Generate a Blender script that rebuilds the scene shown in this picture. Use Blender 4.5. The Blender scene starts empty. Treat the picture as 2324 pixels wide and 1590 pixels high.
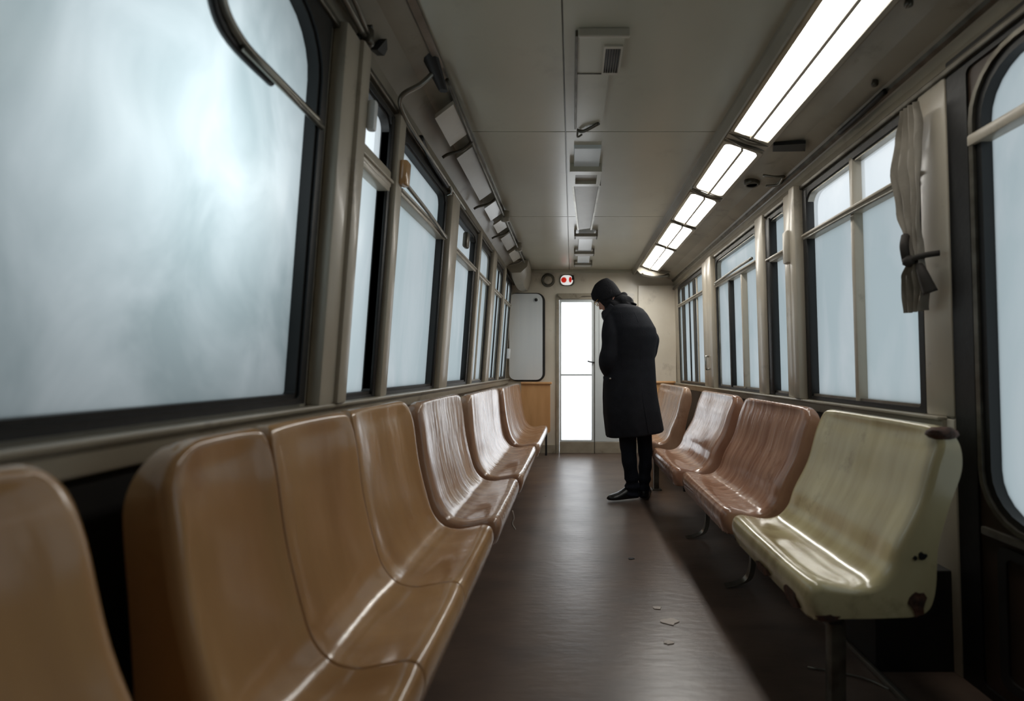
import bpy, bmesh, math, random
from mathutils import Vector, Matrix, noise
random.seed(7)
C = bpy.context.scene.collection
sc = bpy.context.scene
F = 1150.0; CX = 1298.0; HY = 838.0; H = 1.015     # focal length and horizon in pixels, eye height in metres
END = 6.15; NEAR = -1.3
CEIL = 2.22
def XL(z): return -0.80 + 0.075*(z-0.9)
def XR(z): return 1.27 - 0.03*(z-0.9)
def P(s, d, y, z):                                  # wall coordinates: d metres in from the wall face
    return (XL(z)+d, y, z) if s == 'L' else (XR(z)-d, y, z)

# ------------------------------------------------------------------ materials
def srgb(r, g, b):
    f = lambda c: (c/255/12.92) if c/255 <= .04045 else ((c/255+.055)/1.055)**2.4
    return (f(r), f(g), f(b), 1)
def mat(name, col, rough=.5, metal=0, col2=None, scale=6, stretch=(1,1,1), bump=0, bscale=30, coat=0, spec=.5,
        dirt=None, dscale=4, damt=.5, rvar=0, bstretch=None, fine=None):
    m = bpy.data.materials.new(name); m.use_nodes = True
    N = m.node_tree.nodes; Lk = m.node_tree.links; b = N['Principled BSDF']
    b.inputs['Roughness'].default_value = rough; b.inputs['Metallic'].default_value = metal
    b.inputs['Base Color'].default_value = col; b.inputs['Specular IOR Level'].default_value = spec
    b.inputs['Coat Weight'].default_value = coat; b.inputs['Coat Roughness'].default_value = .12
    tc = N.new('ShaderNodeNewGeometry'); mp = N.new('ShaderNodeMapping'); mp.inputs['Scale'].default_value = stretch
    Lk.new(tc.outputs['Position'], mp.inputs['Vector'])
    nz = N.new('ShaderNodeTexNoise'); nz.inputs['Scale'].default_value = scale; nz.inputs['Detail'].default_value = 6
    Lk.new(mp.outputs[0], nz.inputs['Vector'])
    last = None
    if col2:
        cr = N.new('ShaderNodeValToRGB'); cr.color_ramp.elements[0].position = .35; cr.color_ramp.elements[1].position = .68
        cr.color_ramp.elements[0].color = col; cr.color_ramp.elements[1].color = col2
        Lk.new(nz.outputs['Fac'], cr.inputs['Fac']); last = cr.outputs['Color']
    if dirt:
        n2 = N.new('ShaderNodeTexNoise'); n2.inputs['Scale'].default_value = dscale; n2.inputs['Detail'].default_value = 9
        n2.inputs['Roughness'].default_value = .7
        Lk.new(tc.outputs['Position'], n2.inputs['Vector'])
        r2 = N.new('ShaderNodeValToRGB'); r2.color_ramp.elements[0].position = .58; r2.color_ramp.elements[1].position = .70
        r2.color_ramp.elements[0].color = (0,0,0,1); r2.color_ramp.elements[1].color = (damt,damt,damt,1)
        Lk.new(n2.outputs['Fac'], r2.inputs['Fac'])
        mx = N.new('ShaderNodeMix'); mx.data_type = 'RGBA'
        if last: Lk.new(last, mx.inputs['A'])
        else: mx.inputs['A'].default_value = col
        mx.inputs['B'].default_value = dirt; Lk.new(r2.outputs['Color'], mx.inputs['Factor']); last = mx.outputs['Result']
    if last: Lk.new(last, b.inputs['Base Color'])
    if rvar:
        mr = N.new('ShaderNodeMapRange'); mr.inputs['To Min'].default_value = max(.03, rough-rvar); mr.inputs['To Max'].default_value = rough+rvar
        Lk.new(nz.outputs['Fac'], mr.inputs['Value']); Lk.new(mr.outputs[0], b.inputs['Roughness'])
    if bump:
        mp2 = N.new('ShaderNodeMapping'); mp2.inputs['Scale'].default_value = bstretch or stretch
        Lk.new(tc.outputs['Position'], mp2.inputs['Vector'])
        n3 = N.new('ShaderNodeTexNoise'); n3.inputs['Scale'].default_value = bscale; n3.inputs['Detail'].default_value = 4
        Lk.new(mp2.outputs[0], n3.inputs['Vector'])
        bp = N.new('ShaderNodeBump'); bp.inputs['Strength'].default_value = bump; bp.inputs['Distance'].default_value = .01
        Lk.new(n3.outputs['Fac'], bp.inputs['Height']); Lk.new(bp.outputs[0], b.inputs['Normal'])
    return m
M = {}
M['wall'] = mat('wall_paint', srgb(190,182,166), .42, col2=srgb(178,169,152), scale=3, dirt=srgb(96,78,60), dscale=3.5, damt=.35, bump=.08, bscale=9, coat=.1)
M['endwall'] = mat('end_wall_paint', srgb(222,214,198), .42, col2=srgb(212,202,184), scale=3, dirt=srgb(110,90,70), dscale=2.6, damt=.35, bump=.05, bscale=6, coat=.1)
M['post'] = mat('post_paint', srgb(192,183,166), .36, col2=srgb(176,166,149), scale=5, stretch=(1,1,.3), dirt=srgb(80,66,52), dscale=6, damt=.35, bump=.06, bscale=12, coat=.15)
M['ceiling'] = mat('ceiling_enamel', srgb(190,185,166), .30, col2=srgb(180,174,155), scale=1.5, dirt=srgb(104,88,74), dscale=2.2, damt=.18, bump=.05, bscale=3.5, coat=.2)
M['cove'] = mat('cove_enamel', srgb(158,150,134), .4, col2=srgb(142,134,118), scale=3, dirt=srgb(62,52,42), dscale=4, damt=.4, bump=.06, bscale=10, coat=.1)
M['rubber'] = mat('black_rubber', srgb(22,21,20), .45, bump=.1, bscale=40)
M['dark'] = mat('dark_panel', srgb(38,36,34), .5, col2=srgb(26,25,24), scale=5)
M['brownpanel'] = mat('brown_door_panel', srgb(62,46,34), .45, col2=srgb(46,35,27), scale=3)
M['alu'] = mat('aluminium_trim', srgb(150,147,138), .32, metal=.75, col2=srgb(120,115,105), scale=9, bump=.05, bscale=30)
M['steel'] = mat('dull_steel', srgb(112,108,98), .35, metal=.6, col2=srgb(80,74,64), scale=14)
M['floor'] = mat('floor_linoleum', srgb(106,88,76), .34, col2=srgb(86,71,62), scale=3.2, stretch=(1,1.6,1), dirt=srgb(48,38,34), dscale=2.1, damt=.5,
                 bump=.12, bscale=16, bstretch=(.8,2.4,1), rvar=.06, spec=1.0)
M['tan'] = mat('tan_moulded_seat', srgb(190,148,102), .18, col2=srgb(168,126,84), scale=2.2, stretch=(1,3,.6), dirt=srgb(140,88,54), dscale=2.5, damt=.4,
               bump=.30, bscale=6.5, bstretch=(1,1.6,.7), coat=.35)
M['brown'] = mat('brown_moulded_seat', srgb(192,160,134), .17, col2=srgb(148,110,86), scale=5, stretch=(1,4.5,.35), dirt=srgb(84,50,32), dscale=5, damt=.5,
               bump=.40, bscale=10, bstretch=(1,2.4,.5), coat=.35)
M['rose'] = mat('rosy_brown_moulded_seat', srgb(182,142,118), .17, col2=srgb(146,104,82), scale=6, stretch=(1,5,.3), dirt=srgb(90,54,38), dscale=5, damt=.4,
               bump=.38, bscale=9, bstretch=(1,3.5,.4), coat=.4)
M['cream'] = mat('cream_moulded_seat', srgb(204,192,150), .20, col2=srgb(174,158,118), scale=3, stretch=(1,4,.5), dirt=srgb(92,72,44), dscale=7, damt=.3,
               bump=.16, bscale=5, bstretch=(1,2,.7), coat=.6)
M['orange'] = mat('orange_seat_board', srgb(228,176,122), .35, col2=srgb(216,162,108), scale=4, stretch=(3,1,.6), dirt=srgb(120,76,44), dscale=4, damt=.3, bump=.08, bscale=5, coat=.3)
M['rust'] = mat('bare_chipped_wood', srgb(82,48,28), .7, col2=srgb(48,30,20), scale=40, bump=.5, bscale=80)
M['panelwhite'] = mat('pale_grey_panel', srgb(232,235,236), .35, col2=srgb(226,230,232), scale=2, stretch=(6,1,.3), coat=.2)
M['doorpaint'] = mat('pale_blue_door_paint', srgb(226,232,232), .4, col2=srgb(218,224,225), scale=2, coat=.1)
M['coat'] = mat('black_wool_coat', srgb(26,28,34), .85, col2=srgb(20,22,28), scale=20, bump=.35, bscale=260, spec=.25)
M['beanie'] = mat('black_knit', srgb(27,27,30), .9, bump=.6, bscale=160, bstretch=(1,1,.35), spec=.2)
M['hood'] = mat('black_jersey', srgb(21,21,24), .9, bump=.4, bscale=60, spec=.2)
M['jeans'] = mat('dark_denim', srgb(24,27,36), .85, bump=.3, bscale=120, spec=.2)
M['skin'] = mat('skin', srgb(190,140,115), .5, col2=srgb(176,124,100), scale=20, bump=.05, bscale=90)
M['shoe'] = mat('black_leather', srgb(20,20,21), .35)
M['sole'] = mat('cream_rubber_sole', srgb(214,206,184), .6)
M['black'] = mat('black_plastic', srgb(18,18,18), .4)
M['chrome'] = mat('worn_chrome', srgb(190,188,182), .2, metal=1)
M['canvas'] = mat('grey_curtain', srgb(148,140,127), .6, col2=srgb(128,120,108), scale=8, bump=.3, bscale=18, spec=.4)
M['darkcloth'] = mat('dark_cord', srgb(52,46,40), .8)
M['gold'] = mat('gold_glasses', srgb(200,160,80), .3, metal=1)
M['flake'] = mat('pale_paint_flake', srgb(190,178,168), .5)
M['sill'] = mat('sill_paint', srgb(172,162,144), .32, col2=srgb(152,142,124), scale=6, stretch=(1,.5,1), dirt=srgb(64,52,40), dscale=7, damt=.5, bump=.08, bscale=14, coat=.3)

def glassmat(name, trans, tint, rough=.25, smudge=.12, sscale=3, clear=0.0, gloss=.06, ms=(1,1.2,.45)):
    """Frosted pane: scatters the daylight behind it, with a faint surface gloss; streaky smudges vary the frosting."""
    m = bpy.data.materials.new(name); m.use_nodes = True
    N = m.node_tree.nodes; Lk = m.node_tree.links; N.clear()
    out = N.new('ShaderNodeOutputMaterial')
    tr = N.new('ShaderNodeBsdfTranslucent'); gl = N.new('ShaderNodeBsdfGlossy'); gl.inputs['Roughness'].default_value = rough
    geo = N.new('ShaderNodeNewGeometry'); mp = N.new('ShaderNodeMapping'); mp.inputs['Scale'].default_value = ms
    Lk.new(geo.outputs['Position'], mp.inputs['Vector'])
    nz = N.new('ShaderNodeTexNoise'); nz.inputs['Scale'].default_value = sscale; nz.inputs['Detail'].default_value = 7; nz.inputs['Distortion'].default_value = .8
    Lk.new(mp.outputs[0], nz.inputs['Vector'])
    cr = N.new('ShaderNodeValToRGB'); cr.color_ramp.elements[0].position = .38; cr.color_ramp.elements[1].position = .66
    a = trans*(1-smudge); b = trans*(1+smudge*.5)
    cr.color_ramp.elements[0].color = (a*tint[0], a*tint[1], a*tint[2], 1)
    cr.color_ramp.elements[1].color = (b*(1+tint[0])/2, b*(1+tint[1])/2, b, 1)
    Lk.new(nz.outputs['Fac'], cr.inputs['Fac']); Lk.new(cr.outputs['Color'], tr.inputs['Color'])
    mx = N.new('ShaderNodeMixShader'); mx.inputs['Fac'].default_value = gloss
    Lk.new(tr.outputs[0], mx.inputs[1]); Lk.new(gl.outputs[0], mx.inputs[2])
    last = mx.outputs[0]
    if clear:
        tp = N.new('ShaderNodeBsdfTransparent'); m2 = N.new('ShaderNodeMixShader'); m2.inputs['Fac'].default_value = clear
        Lk.new(last, m2.inputs[1]); Lk.new(tp.outputs[0], m2.inputs[2]); last = m2.outputs[0]
    Lk.new(last, out.inputs['Surface'])
    return m
TEAL = (.83,.95,.98)
M['frost'] = glassmat('frosted_glass', .56, TEAL, smudge=.08)
M['frostbig'] = glassmat('frosted_glass_wiped', .20, TEAL, smudge=.22, sscale=3.6, ms=(1,1.1,.75))
M['frostbright'] = glassmat('frosted_glass_thin', .95, (.92,.97,1), smudge=.05, clear=.3)
M['frostdoor'] = glassmat('door_glass', .95, (1,1,1), clear=.6, smudge=.03, gloss=.03)
M['frostlow'] = glassmat('door_glass_lower', .88, (.94,.95,1), clear=.4, smudge=.05, gloss=.03)
def emis(name, col, s):
    m = bpy.data.materials.new(name); m.use_nodes = True
    b = m.node_tree.nodes['Principled BSDF']
    b.inputs['Base Color'].default_value = (.8,.8,.8,1); b.inputs['Roughness'].default_value = .3
    b.inputs['Emission Color'].default_value = col; b.inputs['Emission Strength'].default_value = s
    return m
for k_, st_ in enumerate((7.5, 12.0, 18.0, 20.0, 22.0)): M['diff%d' % k_] = emis('lit_diffuser', (1,.985,.94,1), st_)
M['tube'] = emis('fluorescent_tube', (.98,.98,.95,1), 9)
M['redlamp'] = emis('red_lamp', (1,.03,.01,1), .35); M['redlamp'].node_tree.nodes['Principled BSDF'].inputs['Base Color'].default_value = (.5,.01,.005,1)
M['whitelamp'] = emis('lit_white_lens', (1,1,.98,1), .6)

# ------------------------------------------------------------------ mesh helpers
def link(name, me, m, parent=None, smooth=False):
    o = bpy.data.objects.new(name, me); C.objects.link(o)
    if m: me.materials.append(M[m])
    if smooth:
        for p in me.polygons: p.use_smooth = True
    if parent is not None:
        o.parent = parent; o.matrix_parent_inverse = Matrix.Translation(-Vector(parent.location))
    return o
def obj(name, bm, m, parent=None, smooth=False, angle=None):
    bmesh.ops.recalc_face_normals(bm, faces=bm.faces[:])
    off = Vector((0,0,0))
    if parent is None and bm.verts:
        xs = [v.co for v in bm.verts]
        off = Vector((sum(v.x for v in xs)/len(xs), sum(v.y for v in xs)/len(xs), min(v.z for v in xs)))
        bmesh.ops.translate(bm, verts=bm.verts[:], vec=-off)
    if angle is not None:
        for e in bm.edges:
            if len(e.link_faces) == 2 and e.calc_face_angle(0) > math.radians(angle): e.smooth = False
        smooth = True
    me = bpy.data.meshes.new(name); bm.to_mesh(me); bm.free()
    o = link(name, me, m, parent, smooth)
    if parent is None: o.location = off
    return o
def empty(name, loc, label, cat, group=None):
    o = bpy.data.objects.new(name, None); C.objects.link(o); o.location = loc
    o.empty_display_size = .05
    return tag(o, label, cat, group)
def tag(o, label=None, cat=None, group=None, kind=None):
    if label: o['label'] = label
    if cat: o['category'] = cat
    if group: o['group'] = group
    if kind: o['kind'] = kind
    return o
def struct(o): o['kind'] = 'structure'; return o
def sempty(name, loc):
    o = bpy.data.objects.new(name, None); C.objects.link(o); o.location = loc; o['kind'] = 'structure'; o.empty_display_size = .05
    return o
def box(bm, x0, x1, y0, y1, z0, z1, bev=0):
    v = [bm.verts.new((x, y, z)) for x in (x0,x1) for y in (y0,y1) for z in (z0,z1)]
    fs = [bm.faces.new([v[i] for i in q]) for q in ((0,1,3,2),(4,6,7,5),(0,4,5,1),(2,3,7,6),(0,2,6,4),(1,5,7,3))]
    if bev:
        es = list({e for f in fs for e in f.edges})
        bmesh.ops.bevel(bm, geom=es, offset=bev, segments=2, affect='EDGES', profile=.5)
    return bm
def wbox(bm, s, y0, y1, z0, z1, d0, d1, bev=0):      # box laid on the leaning side wall
    v = [bm.verts.new(P(s, d, y, z)) for d in (d0,d1) for y in (y0,y1) for z in (z0,z1)]
    fs = [bm.faces.new([v[i] for i in q]) for q in ((0,1,3,2),(4,6,7,5),(0,4,5,1),(2,3,7,6),(0,2,6,4),(1,5,7,3))]
    if bev:
        es = list({e for f in fs for e in f.edges})
        bmesh.ops.bevel(bm, geom=es, offset=bev, segments=2, affect='EDGES', profile=.5)
    return bm
def rrect(a0, a1, b0, b1, r, n=6, rb=None):
    r = max(1e-4, r); q = r if rb is None else max(1e-4, rb); pts = []
    for cx, cy, a, r in ((a1-r,b1-r,0,r),(a0+r,b1-r,90,r),(a0+q,b0+q,180,q),(a1-q,b0+q,270,q)):
        for k in range(n+1):
            t = math.radians(a+90*k/n); pts.append((cx+r*math.cos(t), cy+r*math.sin(t)))
    return pts
def ring(bm, f, outer, inner, d0, d1):                # f(d, a, b) -> point
    n = len(outer)
    R = [[bm.verts.new(f(d, *p)) for p in pts] for pts, d in ((outer,d0),(outer,d1),(inner,d1),(inner,d0))]
    for k in range(4):
        A, B = R[k], R[(k+1)%4]
        for i in range(n):
            j = (i+1)%n; bm.faces.new((A[i],A[j],B[j],B[i]))
    return bm
def slab(bm, f, pts, d0, d1):
    A = [bm.verts.new(f(d0,*p)) for p in pts]; B = [bm.verts.new(f(d1,*p)) for p in pts]
    bm.faces.new(A); bm.faces.new(B[::-1]); n = len(pts)
    for i in range(n): bm.faces.new((A[i],A[(i+1)%n],B[(i+1)%n],B[i]))
    return bm
def catmull(pts, n=8, closed=False):
    out = []; m = len(pts); rng = m if closed else m-1
    for i in range(rng):
        g = lambda k: Vector(pts[(k)%m] if closed else pts[max(0,min(m-1,k))])
        p0,p1,p2,p3 = g(i-1),g(i),g(i+1),g(i+2)
        for k in range(n):
            t = k/n
            out.append(.5*((2*p1)+(-p0+p2)*t+(2*p0-5*p1+4*p2-p3)*t*t+(-p0+3*p1-3*p2+p3)*t**3))
    if not closed: out.append(Vector(pts[-1]))
    return out
def tube(bm, pts, r, seg=10, sm=0, rad=None, cap=True):
    P_ = catmull(pts, sm) if sm else [Vector(p) for p in pts]
    n = len(P_); rings = []; up = None
    for i, p in enumerate(P_):
        t = (P_[min(i+1,n-1)]-P_[max(i-1,0)]).normalized()
        if up is None: up = t.orthogonal().normalized()
        up = (up-t*up.dot(t)).normalized(); w = t.cross(up)
        rr = r if rad is None else rad(i/(n-1))
        rings.append([bm.verts.new(p+(up*math.cos(a)+w*math.sin(a))*rr) for a in [2*math.pi*k/seg for k in range(seg)]])
    for a, b in zip(rings, rings[1:]):
        for k in range(seg): bm.faces.new((a[k],a[(k+1)%seg],b[(k+1)%seg],b[k]))
    if cap: bm.faces.new(rings[0][::-1]); bm.faces.new(rings[-1])
    return bm
def lathe(bm, prof, c, axis='z', seg=24):             # prof: (r, h)
    rows = []
    for r, h in prof:
        row = []
        for k in range(seg):
            a = 2*math.pi*k/seg; u, w = r*math.cos(a), r*math.sin(a)
            co = {'z':(u,w,h),'y':(u,h,w),'x':(h,u,w)}[axis]
            row.append(bm.verts.new(Vector(co)+Vector(c)))
        rows.append(row)
    for a, b in zip(rows, rows[1:]):
        for k in range(seg): bm.faces.new((a[k],a[(k+1)%seg],b[(k+1)%seg],b[k]))
    bm.faces.new(rows[0][::-1]); bm.faces.new(rows[-1])
    return bm
def loft(bm, rings, closed=True, cap=True):
    V = [[bm.verts.new(p) for p in r] for r in rings]; n = len(V[0])
    for a, b in zip(V, V[1:]):
        for k in range(n if closed else n-1): bm.faces.new((a[k],a[(k+1)%n],b[(k+1)%n],b[k]))
    if cap and closed: bm.faces.new(V[0][::-1]); bm.faces.new(V[-1])
    return bm
nb = bmesh.new
def wf(s): return lambda d, a, b: P(s, d, a, b)

# ------------------------------------------------------------------ shell
b = nb(); box(b, -.94, 1.37, NEAR-.1, END+.12, -.06, 0); struct(obj('floor', b, 'floor'))
# ceiling: crown panels with seams, coves left and right
b = nb()
cuts = [NEAR, .9, 2.57, 4.0, END]
for y0, y1 in zip(cuts, cuts[1:]):
    for x0, x1 in ((-.525,-.035),(-.031,.735)):
        box(b, x0+.001, x1, y0+.0025, y1-.0025, CEIL, CEIL+.03, .0015)
box(b, -.83, 1.315, NEAR-.1, END+.06, CEIL+.028, CEIL+.08)
struct(obj('ceiling', b, 'ceiling'))
def extr(name, prof, m, y0=NEAR, y1=END, parent=None, smooth=False):
    b = nb(); A = [b.verts.new((x,y0,z)) for x,z in prof]; B = [b.verts.new((x,y1,z)) for x,z in prof]
    b.faces.new(A); b.faces.new(B[::-1]); n = len(prof)
    for i in range(n): b.faces.new((A[i],A[(i+1)%n],B[(i+1)%n],B[i]))
    return obj(name, b, m, parent, smooth)
WT = {'L': 2.05, 'R': 1.99}                            # top of the window band
struct(extr('trim_1', [(-.50,CEIL+.01),(-.525,CEIL-.006),(-.54,CEIL-.012),(-.62,2.185),(-.70,2.115),(XL(2.05)+.004,2.05),(-.83,2.05),(-.83,CEIL+.03),(-.5,CEIL+.03)], 'cove'))
struct(extr('trim_2', [(-.505,CEIL+.004),(-.505,CEIL-.012),(-.53,CEIL-.018),(-.545,CEIL-.006),(-.545,CEIL+.004)], 'alu'))
struct(extr('trim_3', [(.728,CEIL+.004),(.728,CEIL-.02),(.742,2.158),(.752,2.158),(.757,2.21),(.757,2.225)], 'cove'))
struct(extr('trim_4', [(.990,2.215),(.986,2.14),(.996,2.134),(1.01,2.155),(1.12,2.135),(1.20,2.105),(1.232,2.07),(1.236,2.04),(XR(1.99)-.012,1.99),(1.315,1.99),(1.315,2.26),(.985,2.26)], 'cove'))
struct(extr('trim_5', [(1.205,2.104),(1.213,2.083),(1.226,2.075),(1.24,2.08),(1.24,2.11)], 'steel'))
b = nb(); box(b, .75, .99, NEAR, END, 2.214, 2.222); struct(obj('trim_6', b, 'dark'))

# windows: (y0, y1, z0, z1) holes in the walls
LW = [(-.55,1.49,.915,2.035),(1.665,2.02,.905,2.02),(2.10,2.885,.905,2.02),(3.09,3.80,.905,2.02),(3.88,4.42,.905,2.02),(4.62,5.20,.905,2.02),(5.30,5.95,.905,2.02)]
RW = [(1.80,2.70,.86,1.965),(2.92,3.20,.86,1.965),(3.37,4.35,.86,1.965),(4.74,5.88,.86,1.965)]
RDOOR = (.35,1.668,.0,2.0)
def side_wall(s, wins, zs, extra=()):
    bm = nb(); ys = NEAR
    top = WT[s]
    for w in sorted(list(wins)+list(extra)):
        wbox(bm, s, ys, w[0], 0, top, -.06, 0)
        if w[2] > 0: wbox(bm, s, w[0], w[1], 0, w[2], -.06, 0)
        wbox(bm, s, w[0], w[1], w[3], top, -.06, 0)
        ys = w[1]
    wbox(bm, s, ys, END+.02, 0, top, -.06, 0)
    return bm
struct(obj('wall_left', side_wall('L', LW, .9), 'wall'))
struct(obj('wall_right', side_wall('R', RW, .85, [RDOOR]), 'wall'))
b = nb(); box(b, -1.1, 1.5, NEAR-.1, NEAR, 0, CEIL+.05); struct(obj('wall_back', b, 'dark'))
# end wall with the doorway
DX0, DX1, DZ1 = -.155, .72, 1.90
b = nb(); box(b, -1.0, DX0, END, END+.06, 0, CEIL+.03); box(b, DX1, 1.5, END, END+.06, 0, CEIL+.03); box(b, DX0, DX1, END, END+.06, DZ1, CEIL+.03)
struct(obj('wall_end', b, 'endwall'))
b = nb(); box(b, -.79, DX0-.03, END-.012, END, 0, .10, .003); struct(obj('baseboard_end', b, 'sill'))
b = nb(); box(b, .80, 1.26, END-.03, END, .02, 2.03, .004); struct(obj('trim_7', b, 'endwall'))
b = nb(); box(b, -.53, .73, END-.025, END, CEIL-.035, CEIL, .004); struct(obj('trim_8', b, 'ceiling'))
# kick panels (heater boxing) below the benches
b = nb()
for y0, y1 in ((1.70,2.45),(2.455,3.3),(3.305,4.2),(4.205,END)): box(b, 1.02, 1.30, y0, y1, 0, .34, .004)
struct(obj('trim_9', b, 'dark'))
b = nb()
for y0, y1 in ((NEAR,1.1),(1.105,2.4),(2.405,3.9),(3.905,END)): box(b, -.86, -.56, y0, y1, 0, .30, .004)
struct(obj('trim_10', b, 'dark'))
b = nb(); box(b, 1.005, 1.02, 1.3, END, 0, .018, .003); struct(obj('trim_11', b, 'alu'))
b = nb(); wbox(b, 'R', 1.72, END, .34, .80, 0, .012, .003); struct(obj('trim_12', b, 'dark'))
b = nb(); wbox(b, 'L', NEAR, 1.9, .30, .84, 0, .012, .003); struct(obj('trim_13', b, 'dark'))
# sills
b = nb(); wbox(b, 'L', NEAR, END, .845, .905, -.005, .035, .006); wbox(b, 'L', NEAR, END, .893, .908, .0, .05, .005); struct(obj('trim_14', b, 'sill'))
b = nb(); wbox(b, 'R', 1.70, END, .80, .855, -.005, .03, .006); wbox(b, 'R', 1.70, END, .842, .857, .0, .045, .005); struct(obj('trim_15', b, 'sill'))
# posts between the windows
tn = 16
for s, y0, y1, d in (('L',1.515,1.655,.045),('L',1.60,1.665,.06),('L',2.025,2.095,.035),('L',2.90,3.08,.04),('L',3.81,3.87,.035),('L',4.43,4.61,.04),('L',5.21,5.29,.035),
                     ('R',1.668,1.80,.014),('R',2.71,2.78,.055),('R',2.79,2.91,.03),('R',3.215,3.35,.035),('R',4.38,4.54,.045),('R',4.56,4.73,.03)):
    b = nb(); z0 = .905 if s == 'L' else .855
    wbox(b, s, y0, y1, z0, WT[s]+.01, 0, d, .010); struct(obj('trim_%d' % tn, b, 'post', angle=35)); tn += 1
b = nb(); wbox(b, 'R', 1.668, 1.80, 0, .85, 0, .014, .004); struct(obj('trim_%d' % tn, b, 'post', angle=35)); tn += 1
for s, z in (('L',2.035),('R',1.975)):
    b = nb(); wbox(b, s, NEAR, END, z, z+.022, 0, .022, .005); struct(obj('trim_%d' % tn, b, 'steel')); tn += 1

# ------------------------------------------------------------------ windows
wn = 1
def pane(s, y0, y1, z0, z1, m, parent, d=-.028, r=.03):
    if y0 > 3.8 or (s == 'R' and y0 > 4.6): d = -.008
    bm = nb(); pts = rrect(y0, y1, z0, z1, r)
    bm.faces.new([bm.verts.new(P(s, d, a, z)) for a, z in pts])
    return obj('pane', bm, m, parent)
def window(s, w, gask=.03, deep=.055, fm='alu', trans=1.745, mull=(), mat_='frost', top_=None, r=.05, split=None, name=None, topmull=True):
    global wn
    y0, y1, z0, z1 = w
    root = sempty(name or 'window_%d' % wn, P(s, 0, (y0+y1)/2, z0)); wn += 0 if name else 1
    f = wf(s)
    bm = nb(); ring(bm, f, rrect(y0,y1,z0,z1,.004), rrect(y0+gask,y1-gask,z0+gask*.6,z1-gask,r,rb=.015), -deep, .012)
    obj('gasket', bm, 'rubber', root, angle=40)
    g = gask
    bm = nb(); ring(bm, f, rrect(y0+g-.002,y1-g+.002,z0+g*.6-.002,z1-g+.002,r,rb=.015), rrect(y0+g+.010,y1-g-.010,z0+g*.6+.012,z1-g-.010,r-.008,rb=.010), -.04, .004)
    obj('frame', bm, fm, root, angle=40)
    if trans:
        bm = nb(); wbox(bm, s, y0+g*.4, y1-g*.4, trans-.02, trans+.014, -.045, .02, .005)
        wbox(bm, s, y0+g*.4, y1-g*.4, trans-.004, trans+.006, .018, .03, .002)
        obj('transom', bm, 'post', root, angle=35)
    Y0, Y1 = y0+g, y1-g
    ed = [Y0]+list(mull)+[Y1]
    for k, ym in enumerate(mull):
        bm = nb(); wbox(bm, s, ym-.014, ym+.014, z0+g*.5, (z1-g*.5) if (topmull or not trans) else trans, -.045 if deep > .03 else -.016, .012 if deep > .03 else .004, .004)
        obj('mullion', bm, 'post' if k % 2 == 0 else 'rubber', root, angle=35)
    for a, c in zip(ed, ed[1:]):
        pane(s, a, c, z0+g*.5, trans or z1-g, mat_, root, r=.01)
    if trans:
        te = ed if topmull else [Y0, Y1]
        for a, c in zip(te, te[1:]): pane(s, a, c, trans, z1-g*.5, top_ or mat_, root, r=.01)
    return root
# left: the big near window, its hopper vent closed in the upper far corner
w1 = window('L', LW[0], gask=.03, trans=None, mat_='frostbig', r=.16, fm='rubber')
bm = nb(); tube(bm, [P('L',.004,1.03,2.02),P('L',.004,1.035,1.90),P('L',.004,1.05,1.79),P('L',.004,1.12,1.742),P('L',.004,1.25,1.735),P('L',.004,1.47,1.732)], .012, 8, sm=6)
tube(bm, [P('L',.012,1.12,1.726),P('L',.014,1.47,1.716)], .008, 8)
obj('vent_frame', bm, 'alu', w1, smooth=True)
bm = nb(); tube(bm, [P('L',-.004,1.018,2.02),P('L',-.004,1.022,1.88),P('L',-.004,1.04,1.775),P('L',-.004,1.10,1.728),P('L',-.004,1.25,1.722)], .010, 8, sm=6)
obj('vent_seal', bm, 'rubber', w1, smooth=True)
w2 = window('L', LW[1], fm='dark', gask=.022, trans=1.755, r=.05, top_='frostbright')
bm = nb(); wbox(bm, 'L', 1.675, 2.01, 1.715, 1.80, -.03, .018, .008); obj('vent_rail', bm, 'post', w2, angle=35)
bm = nb(); wbox(bm, 'L', 1.988, 2.018, .91, 2.01, -.03, .016, .006); obj('seal', bm, 'rubber', w2, angle=35)
w3 = window('L', LW[2], fm='dark', gask=.03, trans=1.765, r=.06)
bm = nb(); wbox(bm, 'L', 2.848, 2.88, .91, 2.01, -.03, .014, .006); obj('seal', bm, 'rubber', w3, angle=35)
bm = nb(); tube(bm, [P('L',.03,2.12,1.80),P('L',.034,2.5,1.778),P('L',.03,2.84,1.752)], .009, 8, sm=5); obj('vent_bar', bm, 'alu', w3, smooth=True)
w4 = window('L', LW[3], fm='dark', gask=.035, trans=1.76, r=.09, top_='frost')
bm = nb(); wbox(bm, 'L', 3.73, 3.78, .91, 1.95, -.03, .012, .006); obj('seal', bm, 'rubber', w4, angle=35)
bm = nb(); wbox(bm, 'L', 3.36, 3.44, 1.83, 1.93, 0, .035, .012); obj('latch', bm, 'steel', w4, angle=35)
w5 = window('L', LW[4], deep=.02, gask=.03, trans=1.76, r=.05, mull=(4.15,), topmull=False)
w6 = window('L', LW[5], deep=.02, gask=.03, trans=1.76, r=.05, mull=(4.80,5.0))
w7 = window('L', LW[6], deep=.02, gask=.03, trans=1.76, r=.05, mull=(5.5,5.7))
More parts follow.
